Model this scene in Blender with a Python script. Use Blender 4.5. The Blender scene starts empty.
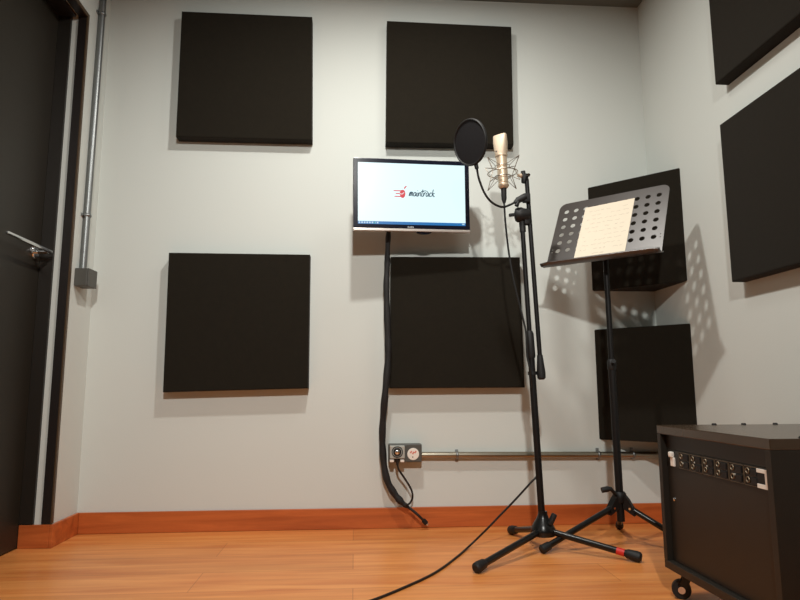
import bpy, bmesh, math, random
from mathutils import Vector, Matrix
random.seed(7)
C = bpy.context.scene.collection
PI = math.pi
H = 0.57915                      # camera height
YB, XL, XR, ZC = 2.70, -1.115, 1.355, 2.40   # back wall, left wall, right wall, ceiling

# ------------------------------------------------------------------ camera
yaw, pit, rol = 7.29668968e-02, 1.39912342e-01, 3.05606178e-03
f_ = Vector((math.sin(yaw)*math.cos(pit), math.cos(yaw)*math.cos(pit), math.sin(pit)))
r_ = Vector((math.cos(yaw), -math.sin(yaw), 0)); d_ = f_.cross(r_)
r2 = r_*math.cos(rol)+d_*math.sin(rol); d2 = -r_*math.sin(rol)+d_*math.cos(rol)
cam = bpy.data.cameras.new('camera'); co = bpy.data.objects.new('camera', cam); C.objects.link(co)
cam.sensor_width = 36; cam.lens = 622.284/800*36; cam.clip_start = 0.02
m3 = Matrix((r2, -d2, -f_)).transposed()
co.matrix_world = Matrix.Translation((0, 0, H)) @ m3.to_4x4()
bpy.context.scene.camera = co

def ray(px, py):
    return r2*((px-400)/622.284)+d2*((py-300)/622.284)+f_
def aty(px, py, Y):
    v = ray(px, py); return v*(Y/v.y)+Vector((0, 0, H))
def atx(px, py, X):
    v = ray(px, py); return v*(X/v.x)+Vector((0, 0, H))
def atz(px, py, Z):
    v = ray(px, py); return v*((Z-H)/v.z)+Vector((0, 0, H))

# ------------------------------------------------------------------ materials
def lin(c):
    return tuple(((v/255)/12.92 if v/255 <= .04045 else ((v/255+.055)/1.055)**2.4) for v in c)+(1,)
def mat(name, col, rough=.5, metal=0, bump=None, noise=None, spec=.5, sheen=0, srgb=True, coat=0):
    m = bpy.data.materials.new(name); m.use_nodes = True
    nt = m.node_tree; b = nt.nodes['Principled BSDF']
    c = lin(col) if srgb else tuple(col)+(1,)
    b.inputs['Base Color'].default_value = c
    b.inputs['Roughness'].default_value = rough; b.inputs['Metallic'].default_value = metal
    b.inputs['Specular IOR Level'].default_value = spec
    if sheen: b.inputs['Sheen Weight'].default_value = sheen
    if coat: b.inputs['Coat Weight'].default_value = coat; b.inputs['Coat Roughness'].default_value = .34
    tc = nt.nodes.new('ShaderNodeTexCoord')
    if noise:                                   # (scale, amount): colour variation
        n = nt.nodes.new('ShaderNodeTexNoise'); n.inputs['Scale'].default_value = noise[0]; n.inputs['Detail'].default_value = 5
        nt.links.new(tc.outputs['Object'], n.inputs['Vector'])
        mx = nt.nodes.new('ShaderNodeMix'); mx.data_type = 'RGBA'
        mx.inputs['A'].default_value = tuple(v*(1-noise[1]) for v in c[:3])+(1,)
        mx.inputs['B'].default_value = tuple(min(1, v*(1+noise[1])) for v in c[:3])+(1,)
        nt.links.new(n.outputs['Fac'], mx.inputs['Factor']); nt.links.new(mx.outputs['Result'], b.inputs['Base Color'])
    if bump:                                    # (scale, strength, distance)
        n2 = nt.nodes.new('ShaderNodeTexNoise'); n2.inputs['Scale'].default_value = bump[0]; n2.inputs['Detail'].default_value = 3
        nt.links.new(tc.outputs['Object'], n2.inputs['Vector'])
        bp = nt.nodes.new('ShaderNodeBump'); bp.inputs['Strength'].default_value = bump[1]; bp.inputs['Distance'].default_value = bump[2]
        nt.links.new(n2.outputs['Fac'], bp.inputs['Height']); nt.links.new(bp.outputs['Normal'], b.inputs['Normal'])
    return m
def emit(name, col, s):
    m = bpy.data.materials.new(name); m.use_nodes = True; b = m.node_tree.nodes['Principled BSDF']
    b.inputs['Base Color'].default_value = (0, 0, 0, 1); b.inputs['Emission Color'].default_value = lin(col)
    b.inputs['Emission Strength'].default_value = s; b.inputs['Roughness'].default_value = .3
    return m

M = {}
M['wall'] = mat('grey wall paint', (207, 211, 206), .85, noise=(1.3, .015), bump=(140, .12, .002), spec=.25)
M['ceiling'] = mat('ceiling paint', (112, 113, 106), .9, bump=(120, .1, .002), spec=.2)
M['fabric'] = mat('black acoustic fabric', (30, 26, 19), .95, noise=(60, .2), bump=(900, .5, .001), spec=.15, sheen=.06)
M['edge_fabric'] = M['fabric']
M['door'] = mat('dark brown door laminate', (36, 31, 23), .48, noise=(9, .12), bump=(260, .06, .001))
M['casing'] = mat('black door casing', (30, 24, 22), .4, noise=(20, .1))
M['casing_edge'] = mat('brown casing edge', (74, 56, 36), .45, noise=(20, .1))
M['jamb'] = mat('dark brown door jamb', (30, 25, 19), .45, noise=(20, .12))
M['chrome'] = mat('chrome', (215, 215, 215), .12, 1)
M['steel'] = mat('galvanised steel', (140, 142, 142), .42, 1, noise=(25, .1))
M['jack'] = mat('tarnished nickel', (118, 104, 86), .4, .7)
M['steel_warm'] = mat('dull steel tube', (160, 152, 136), .34, 1, noise=(25, .1))
M['box'] = mat('dark grey plastic', (78, 77, 72), .5, bump=(300, .1, .001))
M['plate'] = mat('mid grey plastic', (168, 168, 160), .5)
M['white_plastic'] = mat('white plastic', (235, 228, 218), .35)
M['red_sticker'] = mat('pale red sticker', (214, 120, 105), .5)
M['black_metal'] = mat('black powder coated metal', (14, 12, 12), .48, spec=.3, bump=(500, .08, .0008))
M['black_gloss'] = mat('black enamel', (18, 17, 16), .28, spec=.4)
M['desk'] = mat('black enamelled sheet steel', (48, 39, 33), .38, spec=1.0, coat=.7)
M['rubber'] = mat('black rubber', (15, 14, 14), .6)
M['red_tape'] = mat('red tape', (205, 40, 30), .5)
M['cable'] = mat('black cable', (15, 14, 14), .5)
M['braid'] = mat('black braided sleeve', (17, 15, 16), .6, bump=(420, .8, .003))
M['gold'] = mat('champagne metal', (212, 190, 164), .44, .5, noise=(60, .06))
M['grille'] = mat('champagne wire mesh', (212, 192, 168), .55, .35, bump=(1500, .6, .001))
M['badge'] = mat('dark badge', (50, 35, 30), .4)
M['wire'] = mat('nickel wire', (190, 178, 164), .3, .9)
M['elastic'] = mat('grey elastic cord', (120, 112, 102), .8)
M['pop'] = mat('black nylon mesh', (22, 20, 22), .8, bump=(1200, .7, .001), spec=.25)
M['paper'] = mat('cream paper', (228, 215, 194), .8, noise=(30, .015))
M['ink'] = mat('grey pencil', (178, 164, 146), .9)
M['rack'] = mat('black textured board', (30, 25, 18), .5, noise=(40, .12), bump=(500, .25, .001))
M['rack_top'] = mat('black board top with painted sheen', (66, 52, 39), .24, noise=(30, .15))  # lighter brown than the rack: glancing reflection put into the base colour
M['rack_panel'] = mat('black rack cover panel', (28, 23, 16), .45, noise=(30, .1))
M['bezel'] = mat('black glossy bezel with screen tint', (17, 19, 34), .16)  # navy tint paints the screen's reflection into the black
M['silver'] = mat('silver trim', (222, 212, 204), .25, .7)
M['screen'] = emit('lit screen', (226, 252, 255), 1.1)
M['taskbar'] = emit('blue taskbar', (24, 118, 190), .9)
M['icon'] = emit('pale icons', (190, 222, 240), .9)
M['icon2'] = emit('teal icon', (60, 170, 170), .9)
M['logo_red'] = emit('red logo', (224, 62, 74), .95)
M['logo_navy'] = emit('navy logo', (38, 72, 92), .9)
M['letters'] = mat('pale lettering', (200, 205, 212), .4)

def wood(name, dark, light, rough, planks, rot=0.0):
    m = bpy.data.materials.new(name); m.use_nodes = True; nt = m.node_tree; b = nt.nodes['Principled BSDF']
    tc = nt.nodes.new('ShaderNodeTexCoord')
    mp = nt.nodes.new('ShaderNodeMapping'); mp.inputs['Scale'].default_value = (1.1, 16, 16)
    nt.links.new(tc.outputs['Object'], mp.inputs['Vector'])
    n = nt.nodes.new('ShaderNodeTexNoise'); n.inputs['Scale'].default_value = 1.6; n.inputs['Detail'].default_value = 8
    n.inputs['Roughness'].default_value = .62; n.inputs['Distortion'].default_value = .6
    nt.links.new(mp.outputs['Vector'], n.inputs['Vector'])
    cr = nt.nodes.new('ShaderNodeValToRGB')
    e = cr.color_ramp.elements; e[0].position = .3; e[1].position = .72
    e[0].color = lin(dark); e[1].color = lin(light)
    nt.links.new(n.outputs['Fac'], cr.inputs['Fac'])
    out = cr.outputs['Color']
    if planks:
        br = nt.nodes.new('ShaderNodeTexBrick'); br.offset = .37
        br.inputs['Color1'].default_value = (1, 1, 1, 1); br.inputs['Color2'].default_value = (.86, .82, .78, 1)
        br.inputs['Mortar'].default_value = (.62, .52, .44, 1); br.inputs['Scale'].default_value = 1
        br.inputs['Mortar Size'].default_value = .0012; br.inputs['Brick Width'].default_value = 1.28
        br.inputs['Row Height'].default_value = .192; br.inputs['Mortar Smooth'].default_value = .1
        nt.links.new(tc.outputs['Object'], br.inputs['Vector'])
        mx = nt.nodes.new('ShaderNodeMix'); mx.data_type = 'RGBA'; mx.blend_type = 'MULTIPLY'
        mx.inputs['Factor'].default_value = 1
        nt.links.new(out, mx.inputs['A']); nt.links.new(br.outputs['Color'], mx.inputs['B'])
        out = mx.outputs['Result']
        # patches of broader grain
        mp2 = nt.nodes.new('ShaderNodeMapping'); mp2.inputs['Scale'].default_value = (.8, 5, 5)
        nt.links.new(tc.outputs['Object'], mp2.inputs['Vector'])
        n2 = nt.nodes.new('ShaderNodeTexNoise'); n2.inputs['Scale'].default_value = 2.2; n2.inputs['Detail'].default_value = 3
        nt.links.new(mp2.outputs['Vector'], n2.inputs['Vector'])
        cr2 = nt.nodes.new('ShaderNodeValToRGB'); e = cr2.color_ramp.elements
        e[0].position = .32; e[0].color = (.86, .82, .78, 1); e[1].position = .6; e[1].color = (1, 1, 1, 1)
        nt.links.new(n2.outputs['Fac'], cr2.inputs['Fac'])
        mx2 = nt.nodes.new('ShaderNodeMix'); mx2.data_type = 'RGBA'; mx2.blend_type = 'MULTIPLY'; mx2.inputs['Factor'].default_value = 1
        nt.links.new(out, mx2.inputs['A']); nt.links.new(cr2.outputs['Color'], mx2.inputs['B']); out = mx2.outputs['Result']
    nt.links.new(out, b.inputs['Base Color'])
    b.inputs['Roughness'].default_value = rough
    bp = nt.nodes.new('ShaderNodeBump'); bp.inputs['Strength'].default_value = .12; bp.inputs['Distance'].default_value = .001
    nt.links.new(n.outputs['Fac'], bp.inputs['Height']); nt.links.new(bp.outputs['Normal'], b.inputs['Normal'])
    return m
M['floor'] = wood('orange laminate floor', (212, 122, 58), (244, 168, 96), .34, True)
M['skirting'] = wood('reddish wood skirting', (160, 76, 32), (204, 108, 52), .4, False)

# ------------------------------------------------------------------ mesh helpers
def B(): return bmesh.new()
def link(name, bm, m, parent=None, smooth=False, mats=None):
    me = bpy.data.meshes.new(name); bmesh.ops.recalc_face_normals(bm, faces=bm.faces)
    bm.to_mesh(me); bm.free()
    for k in (mats or [m]): me.materials.append(k)
    if smooth:
        for p in me.polygons: p.use_smooth = True
        me.set_sharp_from_angle(angle=math.radians(38))
    o = bpy.data.objects.new(name, me); C.objects.link(o)
    if parent is not None:
        o.parent = parent; o.matrix_parent_inverse = Matrix.Translation(parent.location).inverted() if parent.type == 'EMPTY' else Matrix()
    return o
def box(bm, x0, x1, y0, y1, z0, z1, bev=0, mtx=None, seg=2):
    r = bmesh.ops.create_cube(bm, size=1)
    vs = r['verts']
    for v in vs:
        v.co = Vector(((x0+x1)/2+v.co.x*(x1-x0), (y0+y1)/2+v.co.y*(y1-y0), (z0+z1)/2+v.co.z*(z1-z0)))
    if bev:
        es = {e for v in vs for e in v.link_edges}
        q = bmesh.ops.bevel(bm, geom=list(es), offset=bev, segments=seg, affect='EDGES', profile=.6)
        vs = list({v for f in q['faces'] for v in f.verts} | {v for v in vs if v.is_valid})
        allv = set(vs)
        for v in list(allv):
            for e in v.link_edges: allv.add(e.other_vert(v))
        vs = list(allv)
    if mtx is not None:
        for v in vs: v.co = mtx @ v.co
    return vs
def frame(p, d):
    d = Vector(d).normalized(); a = Vector((0, 0, 1)) if abs(d.z) < .9 else Vector((1, 0, 0))
    u = a.cross(d).normalized(); v = d.cross(u)
    return Matrix((u, v, d)).transposed().to_4x4() if p is None else Matrix.Translation(p) @ Matrix((u, v, d)).transposed().to_4x4()
def tube(bm, pts, rad, seg=12, cap=True):
    pts = [Vector(p) for p in pts]; n = len(pts)
    rs = rad if isinstance(rad, (list, tuple)) else [rad]*n
    rings = []; u = None
    for i, p in enumerate(pts):
        t = (pts[min(i+1, n-1)]-pts[max(i-1, 0)]).normalized()
        if u is None:
            a = Vector((0, 0, 1)) if abs(t.z) < .9 else Vector((1, 0, 0)); u = a.cross(t).normalized()
        else:
            u = (u-t*u.dot(t)).normalized()
        w = t.cross(u)
        rings.append([bm.verts.new(p+(u*math.cos(2*PI*k/seg)+w*math.sin(2*PI*k/seg))*rs[i]) for k in range(seg)])
    for a, b in zip(rings, rings[1:]):
        for k in range(seg): bm.faces.new((a[k], a[(k+1) % seg], b[(k+1) % seg], b[k]))
    if cap:
        bm.faces.new(rings[0][::-1]); bm.faces.new(rings[-1])
def smooth_path(pts, n=8):
    pts = [Vector(p) for p in pts]; out = []
    P = [pts[0]*2-pts[1]]+pts+[pts[-1]*2-pts[-2]]
    for i in range(1, len(P)-2):
        a, b, c, d = P[i-1], P[i], P[i+1], P[i+2]
        for k in range(n):
            t = k/n
            out.append(.5*((2*b)+(c-a)*t+(2*a-5*b+4*c-d)*t*t+(3*b-a-3*c+d)*t**3))
    out.append(pts[-1]); return out
def torus(bm, mtx, R, r, seg=40, rs=8):
    g = []
    for i in range(seg):
        a = 2*PI*i/seg
        g.append([bm.verts.new(mtx @ Vector(((R+r*math.cos(2*PI*k/rs))*math.cos(a), (R+r*math.cos(2*PI*k/rs))*math.sin(a), r*math.sin(2*PI*k/rs)))) for k in range(rs)])
    for i in range(seg):
        a, b = g[i], g[(i+1) % seg]
        for k in range(rs): bm.faces.new((a[k], b[k], b[(k+1) % rs], a[(k+1) % rs]))
def lathe(bm, mtx, prof, seg=24):
    rings = [[bm.verts.new(mtx @ Vector((max(r, 1e-4)*math.cos(2*PI*k/seg), max(r, 1e-4)*math.sin(2*PI*k/seg), z))) for k in range(seg)] for r, z in prof]
    for a, b in zip(rings, rings[1:]):
        for k in range(seg): bm.faces.new((a[k], a[(k+1) % seg], b[(k+1) % seg], b[k]))
    bm.faces.new(rings[0][::-1]); bm.faces.new(rings[-1])
def loft(bm, secs):                                 # list of closed rings of points
    rings = [[bm.verts.new(p) for p in s] for s in secs]
    n = len(rings[0])
    for a, b in zip(rings, rings[1:]):
        for k in range(n): bm.faces.new((a[k], a[(k+1) % n], b[(k+1) % n], b[k]))
    bm.faces.new(rings[0][::-1]); bm.faces.new(rings[-1])
def ribbon(bm, mtx, pts, w, z=0, th=.0004):         # thin solid stroke in the local xy plane
    pts = [Vector((p[0], p[1])) for p in pts]; n = len(pts); L = []
    for i, p in enumerate(pts):
        t = (pts[min(i+1, n-1)]-pts[max(i-1, 0)]); t = t.normalized() if t.length else Vector((1, 0))
        q = Vector((-t.y, t.x))*w/2
        L.append([bm.verts.new(mtx @ Vector((c.x, c.y, zz))) for c, zz in ((p+q, z), (p-q, z), (p-q, z+th), (p+q, z+th))])
    for a, b in zip(L, L[1:]):
        for k in range(4): bm.faces.new((a[k], a[(k+1) % 4], b[(k+1) % 4], b[k]))
    bm.faces.new(L[0][::-1]); bm.faces.new(L[-1])
def tag(o, label, cat, group=None):
    o['label'] = label; o['category'] = cat
    if group: o['group'] = group
    return o
def thing(name, loc, label, cat, group=None):
    o = bpy.data.objects.new(name, None); C.objects.link(o); o.location = loc; o.empty_display_size = .05
    return tag(o, label, cat, group)
def struct(name, bm, m, label=None, parent=None):
    o = link(name, bm, m, parent); o['kind'] = 'structure'
    if label: o['label'] = label
    return o

# ------------------------------------------------------------------ the room
OY, OZ = 2.482, 2.110                       # door opening: far edge, top
b = B(); box(b, -1.6, 1.75, -1.9, 2.95, -.12, 0); struct('floor', b, M['floor'], 'orange wood laminate floor')
b = B(); box(b, -1.6, 1.75, -1.9, 2.95, ZC, ZC+.1); struct('ceiling', b, M['ceiling'], 'plain ceiling')
b = B(); box(b, -1.6, 1.75, YB, YB+.2, 0, ZC); struct('wall_back', b, M['wall'], 'light grey painted back wall')
b = B(); box(b, XR, XR+.2, -1.9, YB, 0, ZC); struct('wall_right', b, M['wall'], 'light grey painted right wall')
b = B(); box(b, -1.6, XR, -1.9, -1.2, 0, ZC); struct('wall_rear', b, M['fabric'])
b = B()
box(b, XL-.25, XL, OY, YB, 0, ZC); box(b, XL-.25, XL, 1.55, OY, OZ, ZC); box(b, XL-.25, XL, -1.2, 1.55, 0, ZC)
struct('wall_left', b, M['wall'], 'light grey painted left wall with the door recess')
# door leaf in the recess, with its lever handle
dr = bpy.data.objects.new('door_1', None); C.objects.link(dr); dr.location = (-1.245, 1.57, 0.004)
dr['kind'] = 'structure'; dr['label'] = 'dark brown door at the left edge with a chrome lever handle'
b = B(); box(b, -1.265, -1.225, 1.57, 2.479, .004, 2.106, .002); link('door_leaf', b, M['door'], dr)
hb = B()
hy = 2.4235
lathe(hb, frame((-1.2249, hy, 1.097), (1, 0, 0)), [(.027, 0), (.027, .006), (.024, .009), (.012, .010)], 28)
hd = link('handle', hb, M['chrome'], dr, True); hd['label'] = 'chrome lever door handle'
hb = B(); tube(hb, [(-1.216, hy, 1.097), (-1.172, hy, 1.0975)], .0085, 14)
link('stem', hb, M['chrome'], hd, True)
hb = B(); box(hb, -1.171, -1.161, 2.125, 2.437, 1.0930, 1.1050, .0035)
link('lever', hb, M['chrome'], hd, True)
# casing and jamb
b = B()
box(b, XL-.033, XL-.0002, OY-.007, OY-.0002, .086, OZ-.0002); pass
box(b, XL-.033, XL-.0002, 1.552, OY-.007, OZ-.007, OZ-.0002); pass
struct('trim_1', b, M['casing'], 'black door casing')
b = B()
box(b, XL, XL+.005, OY-.007, OY+.007, .086, OZ+.009); box(b, XL, XL+.005, 1.552, OY-.007, OZ-.007, OZ+.009)
struct('trim_3', b, M['casing_edge'], 'brown outer edge of the door casing')
b = B()
box(b, -1.224, XL-.060, OY-.012, OY-.0002, .086, OZ-.0002); box(b, -1.224, XL-.040, 1.552, OY-.012, OZ-.012, OZ-.0002)
struct('trim_2', b, M['jamb'], 'dark brown door jamb')
# baseboards
def skirting(x0, x1, y0, y1, side):
    b = B(); box(b, x0, x1, y0, y1, 0.0003, .083, .0025); return b
struct('baseboard_back', skirting(XL+.0122, XR-.0122, YB-.012, YB-.0002, 0), M['skirting'], 'reddish wood baseboard along the back wall')
b = B(); box(b, XL+.0002, XL+.012, OY-.012, YB-.0002, .0003, .083, .002); box(b, -1.224, XL+.0001, OY-.012, OY-.0002, .0003, .083, .002)
struct('baseboard_left', b, M['skirting'], 'reddish wood baseboard wrapping the door recess corner')
struct('baseboard_right', skirting(XR-.012, XR-.0002, -1.19, YB-.0002, 0), M['skirting'])

# ------------------------------------------------------------------ acoustic panels on the back wall
def wall_panel(cs, label):
    # cs: corners TL, TR, BL, BR (x, z) of the front face, wall at y = YB
    b = B(); t = .057; q_ = 2.643/2.65
    cs = [(c[0]*q_, H+(c[1]-H)*q_) for c in cs]
    TL, TR, BL, BR = [Vector((c[0], 0, c[1])) for c in cs]
    cen = (TL+TR+BL+BR)/4
    def ring(y, s):
        out = []
        for c in (TL, TR, BR, BL):
            d = c-cen; out.append(Vector((cen.x+d.x-math.copysign(s, d.x), y, cen.z+d.z-math.copysign(s, d.z))))
        return out
    loft(b, [ring(YB-.0004, 0), ring(YB-t+.005, 0), ring(YB-t+.0015, .0012), ring(YB-t, .005)])
    o = link('acoustic_panel', b, M['fabric'], None, False)
    return tag(o, label, 'acoustic panel', 'square acoustic panels on the back wall')
wall_panel([(-.786, 2.257), (-.204, 2.255), (-.785, 1.666), (-.195, 1.666)], 'square black acoustic panel high on the back wall, nearest the door')
wall_panel([(.138, 2.250), (.719, 2.245), (.133, 1.663), (.713, 1.667)], 'square black acoustic panel on the back wall directly above the monitor')
wall_panel([(-.790, 1.150), (-.195, 1.149), (-.786, .563), (-.193, .577)], 'square black acoustic panel low on the back wall between door and hanging cable bundle')
wall_panel([(.155, 1.144), (.726, 1.149), (.149, .576), (.730, .578)], 'square black acoustic panel low on the back wall below the monitor')
# two panels on the right wall
def side_panel(y0, y1, z0, z1, label):
    b = B(); t = .052
    def ring(x, s): return [Vector((x, y0+s, z1-s)), Vector((x, y1-s, z1-s)), Vector((x, y1-s, z0+s)), Vector((x, y0+s, z0+s))]
    loft(b, [ring(XR-.0004, 0), ring(XR-t+.005, 0), ring(XR-t+.0015, .0012), ring(XR-t, .005)])
    o = link('acoustic_panel', b, M['fabric'])
    return tag(o, label, 'acoustic panel', 'acoustic panels on the right wall')
side_panel(1.47, 2.041, .9385, 1.512, 'black acoustic panel on the right wall, the lower one level with the music stand')
side_panel(1.47, 2.047, 1.669, 2.245, 'black acoustic panel high on the right wall, cut by the top edge of the photo')
# corner bass traps: triangular prisms
def trap(z0, z1, label):
    b = B(); e = .0006
    P = [(1.067, YB-e), (XR-e, 2.416), (XR-e, YB-e)]
    def ring(z, s):
        c = Vector((sum(p[0] for p in P)/3, sum(p[1] for p in P)/3))
        return [Vector((c.x+(p[0]-c.x)*s, c.y+(p[1]-c.y)*s, z)) for p in P]
    loft(b, [ring(z0, .98), ring(z0+.004, 1), ring(z1-.004, 1), ring(z1, .98)])
    o = link('bass_trap', b, M['fabric'])
    return tag(o, label, 'bass trap', 'corner bass traps')
trap(1.007, 1.489, 'upper black triangular bass trap in the right corner, behind the music stand desk')
trap(.353, .833, 'lower black triangular bass trap in the right corner, just above the metal conduit')

# ------------------------------------------------------------------ monitor
c0 = Vector((.2366, 2.52, 1.3802)); a_, ro, ti = .0632, .0095, -.0385
u = Vector((math.cos(a_), math.sin(a_), 0)); n = Vector((-math.sin(a_), math.cos(a_), 0))
v = Vector((0, 0, math.cos(ti)))+n*math.sin(ti)
mu = u*math.cos(ro)+v*math.sin(ro); mv = v*math.cos(ro)-u*math.sin(ro); mn = mu.cross(mv)   # mn points to the viewer
MM = Matrix.Translation(c0) @ Matrix((mu, mv, mn)).transposed().to_4x4()
W_, H_ = .4947, .310
mo = thing('monitor', c0+Vector((0, 0, -.15)), 'black flat screen monitor showing a red fruit logo, hung on the back wall', 'monitor')
b = B(); box(b, -W_/2, W_/2, -H_/2+.0125, H_/2, -.022, 0, .003, MM); link('bezel', b, M['bezel'], mo)
b = B(); box(b, -W_/2-.0005, W_/2+.0005, -H_/2, -H_/2+.0122, -.022, .001, .003, MM)
o = link('silver_strip', b, M['silver'], mo); o['label'] = 'silver strip along the lower edge'
b = B(); secs = [[MM @ Vector((x*s, y*s+.01, z)) for x, y in ((-.235, -.12), (.235, -.12), (.235, .12), (-.235, .12))] for s, z in ((1, -.0222), (.96, -.034), (.72, -.062), (.5, -.066))]
loft(b, secs); link('back_housing', b, M['bezel'], mo)
sx0, sx1, sy0, sy1 = -W_/2+.0195, W_/2-.0195, -H_/2+.0285, H_/2-.0195
b = B(); box(b, sx0, sx1, sy0+.0122, sy1, .0002, .0010, 0, MM); sc = link('screen', b, M['screen'], mo)
b = B(); box(b, sx0, sx1, sy0, sy0+.012, .0002, .0010, 0, MM); tb = link('taskbar', b, M['taskbar'], mo)
for k in range(8):
    x = sx0+.003+k*.0108
    b = B(); box(b, x, x+.0062, sy0+.0025, sy0+.0095, .0011, .0014, 0, MM); link('icon', b, M['icon'], tb)
b = B(); box(b, sx1-.015, sx1-.004, sy0+.004, sy0+.009, .0011, .0014, 0, MM); link('icon', b, M['icon'], tb)
b = B(); box(b, sx0+.0665, sx0+.0725, sy0+.002, sy0+.0095, .0015, .0017, 0, MM); link('icon', b, M['icon2'], tb)
# fruit mark with speed lines
px = .00427; LX, LY = -.0405, .0055
def L2(x, y): return (LX+(x-402.3)*px, LY-(y-194.4)*px)
b = B(); ring = []
nn = 36
for k in range(nn):
    a = 2*PI*k/nn; rr = .0128*(1-.12*max(0, math.cos(a-PI/2))**6)
    ring.append((rr*.92*math.cos(a), rr*1.45*math.sin(a)))
lp = [MM @ Vector((LX+x, LY+y, .0011)) for x, y in ring]; lq = [MM @ Vector((LX+x, LY+y, .0015)) for x, y in ring]
loft(b, [lp, lq])
for (x0, y0, x1) in ((393.4, 191.6, 402), (395.4, 194.4, 401), (394.2, 197.3, 402)):
    ribbon(b, MM, [L2(x0, y0), L2(x1, y0)], .0040, .0011)
lf = [(404.2, 189.4), (404.6, 188.2), (405.6, 187.3), (405.9, 186.6)]
ribbon(b, MM, [L2(*p) for p in lf], .0055, .0011)
link('logo', b, M['logo_red'], sc)
b = B(); ribbon(b, MM, [L2(399.6, 194.4), L2(401.6, 195.0), L2(403.8, 193.2)], .0022, .0016)
link('logo_tick', b, M['screen'], sc)
# handwritten word: maintrack
G = {'m': [[(0, 0), (.5, 6), (.9, 0), (1.4, 5.6), (2.6, 5.8), (2.9, 0), (3.3, 4.8), (4.4, 5.9), (4.9, 4), (4.9, 1), (5.6, 0)]],
     'a': [[(4, 5), (2.4, 5.9), (.8, 4.5), (.5, 2), (1.4, .2), (3, 1), (4, 5), (4, 1.2), (4.8, 0)]],
     'i': [[(.4, 5.6), (.6, 1), (1.4, 0), (2, .8)], [(.6, 8), (.8, 8.8)]],
     'n': [[(0, 5.6), (.5, 0), (1.2, 4.4), (2.8, 5.9), (3.5, 4.2), (3.5, 1), (4.3, 0)]],
     't': [[(1.2, 10.5), (.8, 3), (1.0, .8), (2, 0), (3, .8)], [(-1, 7), (3.4, 7.6)]],
     'r': [[(0, 5.6), (.4, 0), (1, 4), (2, 5.8), (3.2, 5.2)]],
     'c': [[(3.4, 4.8), (2.2, 5.9), (.7, 4.4), (.5, 1.6), (1.6, 0), (3.4, .9)]],
     'k': [[(.6, 11), (.5, 0)], [(3.4, 5.6), (.7, 2.8), (2.2, 2.2), (3.6, 0), (4.6, .6)]]}
b = B(); wds = (6.0, 5.2, 2.4, 4.7, 3.6, 3.6, 5.2, 4.2, 4.6); x = 0; kx = 25.5/sum(wds)
for ch, wd in zip('maintrack', wds):
    for st in G[ch]:
        pts = [L2(408.6+(x+p[0]+p[1]*.22)*kx, 196.6-p[1]*.66) for p in st]
        sp = smooth_path([(p[0], p[1], 0) for p in pts], 4)
        ribbon(b, MM, [(p.x, p.y) for p in sp], .0037, .0011)
    x += wd
ribbon(b, MM, [L2(422.4, 191.3), L2(425, 190.9), L2(427.6, 191.5)], .0030, .0011)
link('wordmark', b, M['logo_navy'], sc)
# small pale maker's mark under the screen: a few illegible strokes
b = B()
for k in range(4):
    cx = -.020+k*.0068
    ribbon(b, MM, [(cx, -.1370), (cx+.0022, -.1335), (cx+.0046, -.1370)], .0018, .0002)
    ribbon(b, MM, [(cx+.0004, -.1377), (cx+.0050, -.1377)], .0014, .0002)
link('lettering', b, M['letters'], mo)
# control bump below the strip and the wall arm behind
b = B(); loft(b, [[MM @ Vector((.051+.031*math.cos(t*PI/10), -H_/2-.0002-.0085*math.sin(t*PI/10), z)) for t in range(11)] for z in (-.021, -.006)]); link('control_bump', b, M['bezel'], mo)
b = B(); tube(b, [MM @ Vector((0, .01, -.0662)), (.236, 2.62, 1.39), (.236, 2.681, 1.39)], .016, 14); link('wall_arm', b, M['black_metal'], mo, True)
b = B(); box(b, .18, .292, 2.681, YB-.0004, 1.33, 1.45, .004); link('wall_plate', b, M['black_metal'], mo)

# ------------------------------------------------------------------ cable bundle in braided sleeve, from monitor to floor
yb = 2.612
pts = [aty(389.5, 226, 2.60), aty(388.3, 236, yb), aty(387.2, 262, yb), aty(386.4, 290, yb), aty(387.6, 330, yb), aty(388.0, 358, yb), aty(385.2, 392, yb), aty(382.6, 425, 2.64), aty(382.8, 452, 2.655), aty(386.5, 478, 2.655), aty(394, 493, 2.655), aty(402, 502.5, 2.65), aty(409.5, 508, 2.645)]
sp = smooth_path(pts, 8)
rad = []
for i in range(len(sp)):
    t = i/(len(sp)-1); rad.append(.0095+.0045*min(1, t*3)+.0012*math.sin(i*.9)-.0085*max(0, (t-.9)/.1))
bs = thing('cable_sleeve', (pts[-1].x, pts[-1].y, 0), 'thick black braided cable bundle hanging from the monitor to the floor', 'cable')
b = B(); tube(b, sp, rad, 12); link('sleeve', b, M['braid'], bs, True)
tail = smooth_path([pts[-1], aty(414, 511.5, 2.642), aty(419, 516, 2.64), aty(424, 521, 2.645)], 6)
b = B(); tube(b, tail, .0055, 10); link('cable_end', b, M['cable'], bs, True)
b = B(); d = (tail[-1]-tail[-3]).normalized(); tube(b, [tail[-1]-d*.004, tail[-1]+d*.014], .010, 14); pl = link('plug', b, M['rubber'], bs, True)
b = B(); tube(b, [tail[-1]+d*.014, tail[-1]+d*.022], .006, 12); link('plug_tip', b, M['chrome'], pl, True)

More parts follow.
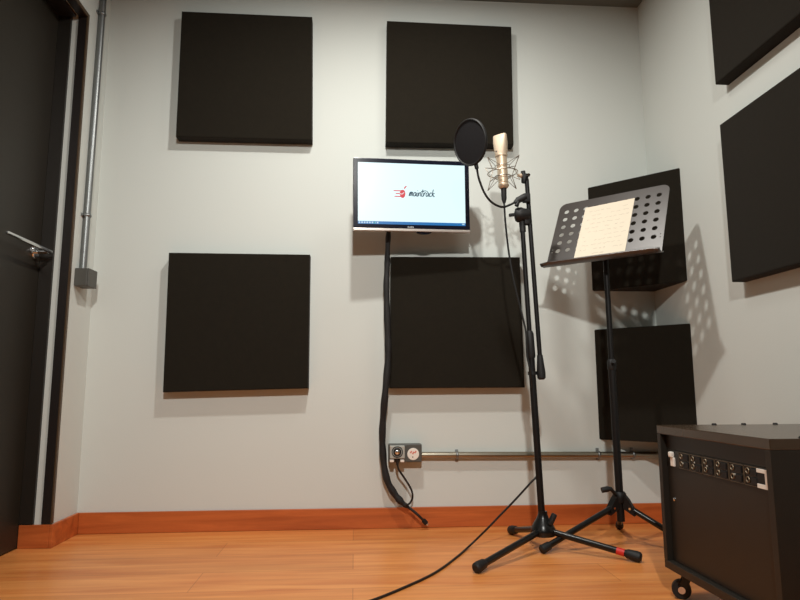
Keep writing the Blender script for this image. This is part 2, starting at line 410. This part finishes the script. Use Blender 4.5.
# ------------------------------------------------------------------ double wall socket with plugged adaptor
e0 = aty(388.6, 444.3, 2.65); e1 = aty(422.0, 462.2, 2.65)
xa, xb, zt, zb = e0.x, e1.x, e0.z, e1.z
so = thing('wall_socket', ((xa+xb)/2, YB, zb), 'dark grey double wall socket box low on the back wall beside the cable bundle', 'wall socket')
b = B(); box(b, xa, xb, 2.648, YB-.0004, zb, zt, .006); link('housing', b, M['box'], so)
xm = aty(405.5, 450, 2.65).x
b = B(); box(b, xm+.003, xb-.003, 2.6462, 2.6479, zb+.003, zt-.003, .0008); link('cover_plate', b, M['box'], so)
q = aty(413.2, 454, 2.645)
b = B(); lathe(b, frame((q.x, 2.6461, q.z), (0, -1, 0)), [(.0245, 0), (.0245, .002), (.021, .0026)], 28); si = link('socket_insert', b, M['white_plastic'], so, True); si['label'] = 'round white socket insert with reddish sticker'
b = B()
for k in range(3):
    ribbon(b, frame((q.x, 2.6434, q.z), (0, -1, 0)), [(-.012+k*.009, .004-.004*(k % 2)), (-.006+k*.009, .012-.003*(k % 2))], .006, 0)
link('sticker', b, M['red_sticker'], si)
b = B(); tube(b, [(q.x-.002, 2.6436, q.z-.012), (q.x-.002, 2.6425, q.z-.012)], .0025, 10); link('pin_hole', b, M['badge'], si)
ad = thing('power_adaptor', (aty(397, 454, 2.63).x, 2.647, zb), 'grey plug with a round black dial pushed into the left half of the wall socket', 'plug')
q0 = aty(390, 446, 2.62); q1 = aty(404.8, 458.5, 2.62); qc = aty(397.3, 452, 2.618)
b = B(); box(b, q0.x, q1.x, 2.618, 2.6475, q1.z, q0.z, .003); link('adaptor_body', b, M['plate'], ad)
b = B(); torus(b, frame((qc.x, 2.617, qc.z), (0, -1, 0)), .0215, .0018, 32, 8); torus(b, frame((qc.x, 2.616, qc.z), (0, -1, 0)), .0140, .0028, 28, 8); link('dial_ring', b, M['rubber'], ad, True)
b = B(); lathe(b, frame((qc.x, 2.6178, qc.z), (0, -1, 0)), [(.011, 0), (.010, .006), (.004, .009)], 20); link('dial_centre', b, M['chrome'], ad, True)
for pxl in (392.0, 402.4):
    w = aty(pxl, 461, 2.62); b = B(); box(b, w.x-.0085, w.x+.0085, 2.622, 2.646, w.z-.0055, w.z+.0055, .003); link('white_clip', b, M['white_plastic'], ad)
g0 = aty(397.2, 459, 2.622); g1 = aty(397.4, 465, 2.625)
b = B(); tube(b, [g0, g1], [.007, .0055], 12); link('strain_relief', b, M['rubber'], ad, True)
cp = smooth_path([g1, aty(399, 470, 2.63), aty(405, 479, 2.64), aty(411, 489, 2.645), aty(412.6, 497, 2.648), aty(410, 503, 2.65), aty(406.5, 505.2, 2.632)], 8)
b = B(); tube(b, cp, .0042, 10); link('cord', b, M['cable'], ad, True)

# ------------------------------------------------------------------ conduits
cz = aty(500, 455, YB-.016).z
cd = thing('metal_conduit', (.95, YB, cz), 'dull steel conduit running low along the back wall from the socket to the corner', 'conduit')
b = B(); tube(b, [(xb+.0005, YB-.0165, cz+.003), (XR-.004, YB-.0165, cz-.006)], .0135, 18); link('tube', b, M['steel_warm'], cd, True)
for pxl in (457, 598.5, 633):
    w = aty(pxl, 455, YB-.016); b = B()
    mt = frame((w.x, YB-.0165, cz+.003-.009*(w.x-xb)/(XR-xb)), (1, 0, 0)); torus(b, mt @ Matrix.Scale(2.2, 4, (0, 0, 1)), .0148, .0024, 24, 8)
    box(b, w.x-.006, w.x+.006, YB-.006, YB-.0005, cz-.026, cz+.024, .001)
    link('clamp', b, M['steel'], cd, True)
vd = thing('metal_conduit', (XL+.014, 2.57, 1.07), 'shiny steel conduit running up the left wall from the junction box to the ceiling', 'conduit')
b = B(); tube(b, [(XL+.0145, 2.568, 1.0565), (XL+.0145, 2.585, ZC-.002)], .0135, 18); link('tube', b, M['steel'], vd, True)
for pxl, pyl in ((102.5, 15), (86, 215)):
    w = atx(pxl, pyl, XL+.0145); b = B(); mt = frame((XL+.0145, 2.568+.017*(w.z-1.074)/1.32, w.z), (0, 0, 1))
    torus(b, mt @ Matrix.Scale(2.4, 4, (0, 0, 1)), .0150, .0024, 24, 8)
    yy = 2.568+.017*(w.z-1.074)/1.32
    box(b, XL+.0005, XL+.006, yy-.026, yy+.026, w.z-.006, w.z+.006, .001); link('clamp', b, M['steel'], vd, True)
jb = thing('junction_box', (XL, 2.57, .99), 'small dark grey junction box on the left wall under the steel conduit', 'junction box')
b = B(); box(b, XL+.0004, XL+.050, 2.526, 2.608, .984, 1.0560, .003); link('box_body', b, M['box'], jb)
b = B(); box(b, XL+.0502, XL+.056, 2.526, 2.608, .984, 1.0560, .002); link('lid', b, M['box'], jb)

# ------------------------------------------------------------------ microphone stand
Y0 = 2.30
ms = thing('microphone_stand', (.685, Y0, 0), 'black tripod microphone boom stand with a strip of red tape on one leg', 'microphone stand')
hubc = Vector((.6845, Y0, 0))
b = B(); lathe(b, Matrix.Translation(hubc), [(.022, .046), (.042, .050), (.046, .060), (.044, .074), (.034, .092), (.022, .110), (.017, .124), (.0165, .134)], 28)
link('hub', b, M['black_gloss'], ms, True)
b = B(); box(b, -.009, .009, -.010, .012, -.022, .022, .006, Matrix.Translation(hubc+Vector((.026, -.028, .110))) @ Matrix.Rotation(.5, 4, 'Y')); link('knob', b, M['rubber'], ms, True)
for (fx, fy, red) in ((478, 567, 0), (637, 556.5, 1), (512, 530, 0)):
    p = atz(fx, fy, .018); d = (p-hubc); d.z = 0; d.normalize()
    a0 = hubc+d*.028+Vector((0, 0, .066)); L = (p-a0)
    b = B(); tube(b, [a0, a0+L*.93], .0112, 14); lg = link('leg', b, M['black_gloss'], ms, True)
    dl = L.normalized()
    b = B(); tube(b, [p-dl*.036, p-dl*.030, p-dl*.002, p+dl*.010, p+dl*.015], [.0125, .0155, .0178, .0165, .011], 16); link('rubber_foot', b, M['rubber'], lg, True)
    if red:
        b = B(); tube(b, [p-dl*.066, p-dl*.040], .0124, 16); link('tape', b, M['red_tape'], lg, True).__setitem__('label', 'band of red tape')
base_top = aty(541.6, 512, Y0); ptop = aty(522.3, 226, Y0)
def along(py): # point on the pole axis at a picture height
    lo, hi = 0., 1.
    for _ in range(40):
        mid = (lo+hi)/2; P = base_top.lerp(ptop, mid)-Vector((0, 0, H)); yy = 300+622.284*P.dot(d2)/P.dot(f_)
        if yy > py: lo = mid
        else: hi = mid
    return base_top.lerp(ptop, lo)
b = B(); tube(b, [base_top-Vector((0, 0, .006)), along(350)], .0125, 18); link('lower_tube', b, M['black_metal'], ms, True)
b = B(); tube(b, [along(352), along(226)], .0088, 16); link('upper_tube', b, M['black_metal'], ms, True)
b = B(); tube(b, [along(358), along(356), along(334), along(331)], [.0145, .0165, .0155, .0115], 18); link('height_clutch', b, M['rubber'], ms, True)
b = B(); tube(b, [along(375), along(371.5)], .0165, 18); link('cable_ring', b, M['rubber'], ms, True)
# boom: a long rod hanging beside the pole, rising to the microphone
YBm = Y0-.004
bt, bb = aty(526.6, 179, YBm), aty(540.6, 366, YBm)
b = B(); tube(b, [bt, bb], .0085, 16); link('boom', b, M['black_metal'], ms, True)
dv = (bb-bt).normalized(); gz = aty(539.8, 355, YBm)
b = B(); tube(b, [gz, gz+dv*.012, gz+dv*.066, gz+dv*.086, gz+dv*.092], [.0105, .0115, .0165, .0155, .009], 18); link('boom_grip', b, M['rubber'], ms, True)
k = aty(520.5, 215.5, Y0)
b = B(); tube(b, [aty(522.9, 232, Y0), aty(522.2, 222, Y0)], [.0118, .0125], 16); link('boom_socket', b, M['rubber'], ms, True)
b = B(); lathe(b, frame(k+Vector((-.012, 0, .002)), (1, -.25, 0)), [(.012, -.012), (.024, -.008), (.029, .000), (.029, .016), (.025, .024), (.022, .040), (.014, .050)], 20)
box(b, -.012, .012, -.013, .013, -.034, .030, .006, Matrix.Translation(k+Vector((.024, -.002, -.004)))); link('boom_clutch', b, M['rubber'], ms, True)
b = B()
kk = k+Vector((-.022, -.012, 0))
for i in range(3):
    a = i*2*PI/3+.4; box(b, -.006, .006, -.007, .007, 0, .027, .004, Matrix.Translation(kk) @ Matrix.Rotation(a, 4, 'Y'))
link('clutch_knob', b, M['rubber'], ms, True)

# ------------------------------------------------------------------ shock mount
ma0 = aty(503.6, 187.5, Y0); ma1 = aty(499.7, 135, Y0); axis = (ma1-ma0).normalized()
rc = aty(502.6, 173, Y0)
MROT = 50
FR = frame(None, axis); FR.translation = rc
sm = thing('shock_mount', rc, 'wire spider shock mount holding the champagne microphone', 'shock mount')
b = B(); torus(b, FR, .0575, .0021, 48, 8); link('outer_ring', b, M['wire'], sm, True)
b = B(); torus(b, FR @ Matrix.Translation((0, 0, -.016)), .0315, .0022, 36, 8); link('inner_ring', b, M['wire'], sm, True)
b = B(); torus(b, FR @ Matrix.Translation((0, 0, .026)), .0285, .0016, 36, 8); link('inner_ring', b, M['wire'], sm, True)
tips_u, tips_d = [], []
for i in range(4):
    a = i*PI/2+.65
    r0 = FR @ Vector((.0575*math.cos(a), .0575*math.sin(a), 0))
    up = FR @ Vector((.085*math.cos(a), .085*math.sin(a), .046)); dn = FR @ Vector((.080*math.cos(a), .080*math.sin(a), -.050))
    b = B(); tube(b, [up, r0, dn], .0016, 8); link('prong', b, M['wire'], sm, True); tips_u.append(up); tips_d.append(dn)
for tips, zz, ri in ((tips_u, .026, .0285), (tips_d, -.016, .0315)):
    for i in range(4):
        for da in (-.39, .39):
            a = i*PI/2+.65+da*1.0
            b = B(); tube(b, [tips[i], FR @ Vector((ri*math.cos(a), ri*math.sin(a), zz))], .0011, 6); link('elastic', b, M['elastic'], sm, True)
j0 = FR @ Vector((.0575, 0, 0)); jt = aty(526.4, 176.5, YBm)
j0 = rc+(jt-rc).normalized()*.058
b = B(); tube(b, [j0, j0.lerp(jt, .35), j0.lerp(jt, .36), j0.lerp(jt, .7)], [.006, .006, .010, .0095], 14); link('bracket', b, M['gold'], sm, True)
b = B(); tube(b, [j0.lerp(jt, .62)+Vector((0, -.004, .018)), j0.lerp(jt, .72)+Vector((0, -.004, -.014))], .009, 12); link('wing_nut', b, M['rubber'], sm, True)
b = B(); lathe(b, frame(jt+Vector((-.006, 0, -.004)), (.25, 0, 1)), [(.010, -.022), (.0125, -.012), (.0135, .006), (.009, .014)], 16); link('swivel', b, M['black_metal'], sm, True)
b = B(); tube(b, [jt+Vector((.004, -.012, .0)), jt+Vector((.004, -.018, .001))], .0068, 12); link('swivel_screw', b, M['chrome'], sm, True)

# ------------------------------------------------------------------ microphone
TW = Matrix.Translation(ma0) @ FR.to_3x3().to_4x4() @ Matrix.Rotation(math.radians(MROT), 4, 'Z')
mic = thing('microphone', ma0, 'champagne coloured studio condenser microphone hanging in the wire shock mount', 'microphone')
Lm = (ma1-ma0).length
def se(a, bx, by, z, p=2.6, n_=32):
    out = []
    for i in range(n_):
        t = 2*PI*i/n_; c, s = math.cos(t), math.sin(t)
        out.append(TW @ Vector((bx*math.copysign(abs(c)**(2/p), c), by*math.copysign(abs(s)**(2/p), s), z)))
    return out
b = B(); lathe(b, TW, [(.0175, .016), (.0192, .018), (.0200, .060), (.0212, .120), (.0214, .124)], 32); link('body', b, M['gold'], mic, True)
b = B(); lathe(b, TW, [(.0235, .1242), (.0240, .126), (.0240, .130), (.0235, .1318)], 32); link('band', b, M['gold'], mic, True)
h0 = .132
b = B(); loft(b, [se(0, .0232, .0232, h0, 2), se(0, .0255, .0240, h0+.020, 2.4), se(0, .0275, .0195, h0+.050, 3), se(0, .0275, .0120, Lm-.004, 3.4), se(0, .0262, .0095, Lm, 3.2)]); link('grille', b, M['grille'], mic, True)
b = B(); lathe(b, TW, [(.0135, -.004), (.0185, .000), (.0215, .006), (.0215, .010), (.0188, .0158)], 28); link('base_collar', b, M['gold'], mic, True)
bw = aty(496.3, 151.5, Y0-.024); b = B(); lathe(b, frame(bw, (-.5, -.8, 0)), [(.003, 0), (.003, .002)], 12); link('badge', b, M['badge'], mic, True)

# microphone cable: connector, down the pole, away over the floor
cb = thing('microphone_cable', (.40, 2.3, 0), 'thin black microphone cable running down the stand and across the floor', 'cable')
x0 = ma0-axis*.0045; x1 = aty(504.2, 203, Y0)
b = B(); tube(b, [x0, x0.lerp(x1, .75), x1], [.0112, .0100, .0055], 16); link('connector', b, M['rubber'], cb, True)
path = [x1, aty(505.4, 222, Y0-.004), aty(508.5, 250, Y0-.008), aty(513.2, 278, Y0-.012), aty(519.5, 305, Y0-.014), aty(524.6, 325, Y0-.016), aty(526.3, 336, Y0-.020), aty(527.2, 356, Y0-.021)]
path += [aty(530.5, 372, Y0-.022), aty(533.4, 400, Y0+.004), aty(537.0, 440, Y0+.021), aty(538.8, 464, Y0+.018), aty(537.4, 475, Y0+.004), aty(530, 483.5, Y0+.004), aty(515, 500, Y0+.015)]
path += [aty(500, 515.5, 2.325), aty(486, 530, 2.335), atz(470.5, 545, .012), atz(458, 556, .0042), atz(443, 567.5, .0042), atz(428, 576.5, .0042), atz(404, 587.5, .0042), atz(377, 598.6, .0042), atz(345, 610, .0042), atz(300, 640, .0042)]
b = B(); tube(b, smooth_path(path, 7), .0038, 9); link('cord', b, M['cable'], cb, True)

# ------------------------------------------------------------------ pop filter
pc = aty(470.2, 142.4, 2.17); pn = Vector((.85, .53, .22)).normalized()
pf = thing('pop_filter', pc-Vector((0, 0, .09)), 'round black pop filter on a bent gooseneck in front of the microphone', 'pop filter')
FP = frame(pc, pn)
b = B(); torus(b, FP @ Matrix.Scale(1.6, 4, (0, 0, 1)), .0820, .0042, 56, 10); link('hoop', b, M['rubber'], pf, True)
b = B(); lathe(b, FP, [(.001, -.0040), (.050, -.0034), (.081, -.0020), (.081, .0020), (.050, .0034), (.001, .0040)], 48); link('nylon_mesh', b, M['pop'], pf, True)
cl = aty(523.5, 197.5, Y0-.018)
lo = pc-FP.to_3x3().col[1]*.0  # hoop base
hb_ = aty(476.3, 165.5, 2.180)
b = B(); tube(b, [hb_+Vector((-.002, 0, .008)), hb_+Vector((.002, 0, -.012))], [.0085, .0075], 12); link('hoop_joint', b, M['rubber'], pf, True)
gp = [hb_+Vector((.002, 0, -.012)), aty(479, 179, 2.195), aty(484.5, 193, 2.215), aty(492, 202.5, 2.235), aty(502, 207, 2.255), aty(510, 204.8, 2.27), aty(516, 201.5, 2.278)]
b = B(); tube(b, smooth_path(gp, 8), .0042, 10); link('gooseneck', b, M['rubber'], pf, True)
b = B(); tube(b, [aty(515, 203, 2.278), aty(518, 200.3, 2.278), aty(525, 197, 2.281)], [.0085, .0125, .0150], 12)
box(b, -.013, .014, -.013, .013, -.018, .016, .004, Matrix.Translation(aty(526.2, 198, 2.285))); link('clamp', b, M['rubber'], pf, True)
b = B(); tube(b, [aty(516.5, 206, 2.272), aty(518.5, 202, 2.272)], [.0085, .006], 12); link('clamp_screw', b, M['black_metal'], pf, True)

# ------------------------------------------------------------------ music stand
YM = 2.336
st = thing('music_stand', (.992, YM, 0), 'black music stand with a perforated metal desk and folding tripod legs', 'music stand')
s_ = .924
cam0 = Vector((0, 0, H))
def sc_(p): return cam0+(Vector(p)-cam0)*s_
dyaw, dtilt = -.75, .516; DW, DH = .487*s_, .335*s_
du = Vector((math.cos(dyaw), math.sin(dyaw), 0)); dn = Vector((-math.sin(dyaw), math.cos(dyaw), 0)); dv = Vector((0, 0, math.cos(dtilt)))+dn*math.sin(dtilt)
d0 = sc_((1.023, 2.47, 1.131)); dz = du.cross(dv)       # dz points towards the reader
DM = Matrix.Translation(d0) @ Matrix((du, dv, dz)).transposed().to_4x4()
ptopm = DM @ Vector((-.01, DH*.38, -.034)); pb = Vector((.9925, YM+.004, .10))
ptopm = Vector((aty(604.6, 236, YM).x, YM+.004, ptopm.z))
def mpole(z): t = (z-.10)/(ptopm.z-.10); return pb.lerp(ptopm, t)
zc = aty(611, 364, YM).z
b = B(); tube(b, [mpole(.085), mpole(zc)], .0142, 18); link('lower_tube', b, M['black_metal'], st, True)
b = B(); tube(b, [mpole(zc-.01), mpole(ptopm.z-.004)], .0105, 16); link('upper_tube', b, M['black_metal'], st, True)
b = B(); tube(b, [mpole(zc-.022), mpole(zc-.018), mpole(zc+.012), mpole(zc+.018)], [.015, .0172, .0172, .0125], 18); link('height_clutch', b, M['rubber'], st, True)
w = mpole(zc); b = B(); tube(b, [w+Vector((-.004, -.018, .004)), w+Vector((-.008, -.036, .010))], [.006, .0085], 10); link('clutch_screw', b, M['black_metal'], st, True)
# desk plate with round holes
cu = bpy.data.curves.new('desk', 'CURVE'); cu.dimensions = '2D'; cu.fill_mode = 'BOTH'; cu.extrude = .0008
def poly(pts):
    s = cu.splines.new('POLY'); s.points.add(len(pts)-1); s.use_cyclic_u = True
    for q, p in zip(s.points, pts): q.co = (p[0], p[1], 0, 1)
R = .030; DB = -.034
out = [(-DW/2, DB), (DW/2, DB)]
for k in range(9): a = k*PI/16; out.append((DW/2-R+R*math.cos(a), DH-R+R*math.sin(a)))
for k in range(9): a = PI/2+k*PI/16; out.append((-DW/2+R+R*math.cos(a), DH-R+R*math.sin(a)))
poly(out)
NX, NY = 10, 6
for i in range(NX):
    for j in range(NY):
        cx = -DW/2+.036+i*(DW-.072)/(NX-1); cy = .044+j*.0430
        poly([(cx+.0104*math.cos(2*PI*k/18), cy+.0104*math.sin(2*PI*k/18)) for k in range(18)])
for sx in (-1, 1):
    for cy in (.040, .054): poly([(sx*(DW/2-.012)+.0022*math.cos(2*PI*k/8), cy+.0022*math.sin(2*PI*k/8)) for k in range(8)])
tmp = bpy.data.objects.new('tmp_desk', cu); C.objects.link(tmp)
me = bpy.data.meshes.new_from_object(tmp.evaluated_get(bpy.context.evaluated_depsgraph_get()))
bpy.data.objects.remove(tmp)
b = B(); b.from_mesh(me); bpy.data.meshes.remove(me); bmesh.ops.remove_doubles(b, verts=b.verts, dist=1e-6)
for vv in b.verts: vv.co = DM @ vv.co
ds = link('desk', b, M['desk'], st)
# ledge: curled lip along the lower edge
prof = [(.004, -.0006), (-.003, .0015), (-.008, .007), (-.010, .014), (-.011, .024), (-.011, .034), (-.0095, .0375), (-.006, .0385)]
b = B(); rows = []
NS = 26
for i in range(NS+1):
    x = -DW/2-.006+(DW+.012)*i/NS
    e = min(1, max(0, (min(i, NS-i))/2.0)); drop = (1-e)
    rows.append([(x, DB+p[0]-(.006*drop if k >= 4 else 0), p[1]) for k, p in enumerate(prof)])
th = .0016
A = [[b.verts.new(DM @ Vector(p)) for p in r] for r in rows]
for r0, r1 in zip(A, A[1:]):
    for k in range(len(prof)-1): b.faces.new((r0[k], r0[k+1], r1[k+1], r1[k]))
le = link('ledge', b, M['desk'], st, True)
sol = le.modifiers.new('thickness', 'SOLIDIFY'); sol.thickness = th; sol.offset = 0
# tilt bracket behind the desk
b = B(); bx0 = DM.inverted() @ ptopm
box(b, bx0.x-.05, bx0.x+.05, bx0.y-.035, bx0.y+.035, -.0045, -.0012, .001, DM)
box(b, bx0.x-.012, bx0.x+.012, bx0.y-.02, bx0.y+.02, bx0.z-.004, -.0040, .003, DM); link('tilt_bracket', b, M['black_metal'], st)
# crown, knob, legs
cr_ = Vector((.9925, YM+.004, 0))
b = B(); lathe(b, Matrix.Translation(cr_), [(.016, .150), (.022, .153), (.024, .165), (.0235, .185), (.018, .192)], 20); link('crown', b, M['black_metal'], st, True)
b = B(); w = aty(607.5, 489, YM-.02); tube(b, [cr_+Vector((-.018, -.01, .182)), w+Vector((.012, 0, .001)), w, w+Vector((-.022, 0, -.004))], [.006, .007, .011, .010], 12); link('knob', b, M['rubber'], st, True)
F1, F3 = atz(543, 549, .016), atz(619.5, 525.5, .016)
F2 = Vector((cr_.x*3-F1.x-F3.x, cr_.y*3-F1.y-F3.y, .016)); F2.x = min(F2.x, 1.20)
for p in (F1, F2, F3):
    d = p-cr_; d.z = 0; d.normalize()
    a0 = cr_+d*.026+Vector((0, 0, .140))
    b = B(); tube(b, [a0, p], .0108, 12); lg = link('leg', b, M['black_gloss'], st, True)
    dl = (p-a0).normalized()
    b = B(); tube(b, [p-dl*.030, p-dl*.026, p+dl*.004, p+dl*.009], [.0125, .0145, .016, .012], 14); link('rubber_foot', b, M['rubber'], lg, True)
    sd = Vector((-d.y, d.x, 0))
    b = B()
    q = [cr_+d*.014+Vector((0, 0, .188)), cr_+d*.032+Vector((0, 0, .166)), a0+dl*.030+Vector((0, 0, .004)), a0+dl*.030-Vector((0, 0, .018)), cr_+d*.014+Vector((0, 0, .132))]
    loft(b, [[x_-sd*.0140 for x_ in q], [x_+sd*.0140 for x_ in q]]); hg = link('hinge', b, M['black_metal'], st)
    b = B(); w = a0+dl*.012; tube(b, [w-sd*.0158, w+sd*.0158], .0042, 10); link('rivet', b, M['chrome'], hg, True)

# sheet of paper on the desk
def ondesk(px_, py_):
    r = ray(px_, py_); t = (d0-cam0).dot(dz)/r.dot(dz); return DM.inverted() @ (cam0+r*t)
pcs = [ondesk(*q) for q in ((585.8, 208.3), (635, 198.3), (625.8, 248.0), (574.5, 256.5))]
for i_, j_ in ((2, 1), (3, 0)):
    e_ = pcs[i_]-pcs[j_]; pcs[i_] = pcs[j_]+e_*((DB+.003-pcs[j_].y)/e_.y)
sh = thing('sheet_music', DM @ ((pcs[2]+pcs[3])/2), 'cream sheet of paper with faint handwriting resting on the music stand', 'paper')
b = B(); loft(b, [[DM @ Vector((p.x, p.y, z)) for p in pcs] for z in (.0016, .0022)]); link('paper', b, M['paper'], sh)
b = B()
def bil(s, t): return pcs[0]*(1-s)*(1-t)+pcs[1]*s*(1-t)+pcs[2]*s*t+pcs[3]*(1-s)*t
for ln in range(11):
    t = .10+ln*.078; s = .08+random.random()*.1
    while s < .9:
        wlen = .04+random.random()*.10; pts = []
        if random.random() < .72 and s+wlen < .95:
            for k in range(9):
                p = bil(s+wlen*k/8, t+random.uniform(-.011, .011)); pts.append((p.x, p.y))
            ribbon(b, DM, pts, .0009, .00225, .0002)
        s += wlen+.025+random.random()*.03
wr = link('handwriting', b, M['ink'], sh)

# ------------------------------------------------------------------ equipment rack on casters
rk = thing('equipment_rack', (1.11, 1.54, 0), 'black wheeled equipment rack case at the right edge with a patch panel in its front', 'equipment rack')
x0, x1, y0, y1, z0, z1 = .88, 1.335, 1.29, 1.79, .075, .469
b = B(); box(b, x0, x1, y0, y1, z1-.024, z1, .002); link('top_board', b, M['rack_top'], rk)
b = B(); box(b, x0, x1, y0, y1, z0, z0+.022, .002); link('bottom_board', b, M['rack'], rk)
for yy in (y0, y1-.018):
    b = B(); box(b, x0, x1, yy, yy+.018, z0+.0222, z1-.0242, .001); link('side_board', b, M['rack'], rk)
b = B(); box(b, x1-.012, x1-.001, y0+.0182, y1-.0182, z0+.0222, z1-.0242); link('back_board', b, M['rack'], rk)
xf = x0+.014
b = B(); box(b, xf+.003, xf+.006, y0+.0185, y1-.0185, z0+.0225, .355, .0008)
box(b, xf+.003, xf+.006, y0+.0185, y1-.0185, .4035, z1-.0245, .0008); link('cover_panel', b, M['rack_panel'], rk)
for yy, zz in ((1.745, .267),):
    b = B(); lathe(b, frame((xf+.0029, yy, zz), (-1, 0, 0)), [(.0055, 0), (.0055, .0015), (.003, .003)], 14); link('screw', b, M['chrome'], rk, True)
b = B(); box(b, xf+.0005, xf+.004, 1.322, 1.762, .3555, .403, .0005); pp = link('patch_panel', b, M['rack_panel'], rk)
def pyz(px_, py_): w = atx(px_, py_, xf); return w.y, w.z
edges = [pyz(q, 470)[0] for q in (679.5, 690.5, 703, 715.2, 729, 744, 759)]
for a, c in zip(edges, edges[1:]):
    wd = a-c
    b = B(); zz0, zz1 = .3575, .4005
    for (ya, yb_, za, zb_) in ((c+.001, a-.001, zz1-.0012, zz1), (c+.001, a-.001, zz0, zz0+.0012), (c+.001, c+.0022, zz0, zz1), (a-.0022, a-.001, zz0, zz1)):
        box(b, xf-.0010, xf+.0004, ya, yb_, za, zb_)
    md = link('module_frame', b, M['jack'], pp)
    for (fy, zz, rr) in ((.76, .390, .0058), (.76, .370, .0058)):
        w = Vector((xf+.0004, c+wd*fy, zz))
        b = B(); torus(b, frame(w-Vector((.0012, 0, 0)), (-1, 0, 0)), rr, .0016, 16, 6); link('jack', b, M['jack'], pp, True)
    for zz in (.389, .3695):
        b = B(); box(b, xf-.0035, xf+.0004, c+wd*.12, c+wd*.50, zz-.0078, zz+.0078, .0015); link('socket', b, M['rubber'], pp)
    if random.random() < .8:
        w = Vector((xf-.0012, c+wd*.58, .3785+random.uniform(-.006, .004)))
        b = B(); box(b, w.x-.0014, w.x+.0014, w.y-.0026, w.y+.0026, w.z-.002, w.z+.002, .0006); link('marker', b, M['plate'], pp)
# white plates at both ends of the patch panel
b = B(); ya, za = 1.7530, .400; box(b, xf-.006, xf+.0002, 1.7190, 1.7380, .359, .3835, .002); box(b, xf-.012, xf+.0002, 1.7230, 1.7380, .3835, .399, .004)
o = link('end_bracket', b, M['white_plastic'], pp); o['label'] = 'white bracket at the far end'
b = B(); yA, yB_ = 1.3250, 1.3600
for (p0, p1, q0_, q1_) in ((yA, yB_, .391, .3995), (yA, yB_, .3575, .367), (yA, yA+.007, .367, .391)):
    box(b, xf-.003, xf+.0003, p0, p1, q0_, q1_, .0006)
o = link('end_bracket', b, M['white_plastic'], pp); o['label'] = 'white frame at the near end'
b = B(); box(b, xf-.002, xf+.0003, yA+.0075, yB_, .3675, .3905); link('switch', b, M['rubber'], pp)
# screw bumps along the top
for (xx, yy) in ((1.048, 1.778), (1.138, 1.778), (1.235, 1.778), (.960, 1.299)):
    b = B(); lathe(b, Matrix.Translation((xx, yy, z1)), [(.007, 0), (.007, .002), (.005, .0045)], 14); link('rubber_bump', b, M['rubber'], rk, True)
# casters
for i, (xx, yy, an) in enumerate(((.922, 1.748, 2.7), (.922, 1.332, 2.2), (1.27, 1.735, .9), (1.27, 1.345, .4))):
    T = Matrix.Translation((xx, yy, 0)) @ Matrix.Rotation(an, 4, 'Z')
    b = B(); box(b, -.024, .024, -.024, .024, .0712, .0748, .001, T)
    lathe(b, T, [(.014, .060), (.016, .066), (.016, .0712)], 16)
    for sy in (-1, 1):
        loft(b, [[T @ Vector((x_, sy*q_, z_)) for x_, z_ in ((-.012, .062), (.012, .062), (.026, .027), (.010, .019))] for q_ in (.0125, .0145)])
    cs = link('caster', b, M['black_gloss'], rk, True)
    b = B(); tube(b, [T @ Vector((.017, -.0095, .0255)), T @ Vector((.017, .0095, .0255))], .0250, 24); link('wheel', b, M['rubber'], cs, True)
    b = B(); tube(b, [T @ Vector((.017, -.0165, .0255)), T @ Vector((.017, .0165, .0255))], .0095, 14); link('axle', b, M['chrome'], cs, True)

# ------------------------------------------------------------------ light
def area(name, loc, size, power, col, rot=(0, 0, 0), spread=PI):
    l = bpy.data.lights.new(name, 'AREA'); l.shape = 'DISK'; l.size = size; l.energy = power; l.color = col; l.spread = spread
    o = bpy.data.objects.new(name, l); C.objects.link(o); o.location = loc; o.rotation_euler = rot
    return o
area('downlight_a', (.04, 1.70, 2.385), .09, 24, (1, .975, .915))
area('desk_sheen_fill', (.52, 1.96, 2.385), .36, 4.5, (1, .95, .88))  # added soft fill lamp, gives the music desk its sheen
s = bpy.data.lights.new('downlight_b', 'SPOT'); s.energy = 250; s.color = (1, .99, .935); s.spot_size = math.radians(76); s.spot_blend = 1; s.shadow_soft_size = .055
so_ = bpy.data.objects.new('downlight_b', s); C.objects.link(so_); so_.location = (.02, -.6, 2.33)
so_.rotation_euler = (Vector((.05, 2.7, .45))-Vector((.02, -.6, 2.33))).to_track_quat('-Z', 'Y').to_euler()
w = bpy.data.worlds.new('world'); bpy.context.scene.world = w; w.use_nodes = True
w.node_tree.nodes['Background'].inputs[0].default_value = (.8, .85, .9, 1); w.node_tree.nodes['Background'].inputs[1].default_value = .05
vs = bpy.context.scene.view_settings
vs.view_transform = 'Standard'; vs.look = 'None'; vs.gamma = 1; vs.use_curve_mapping = False; vs.exposure = -.07
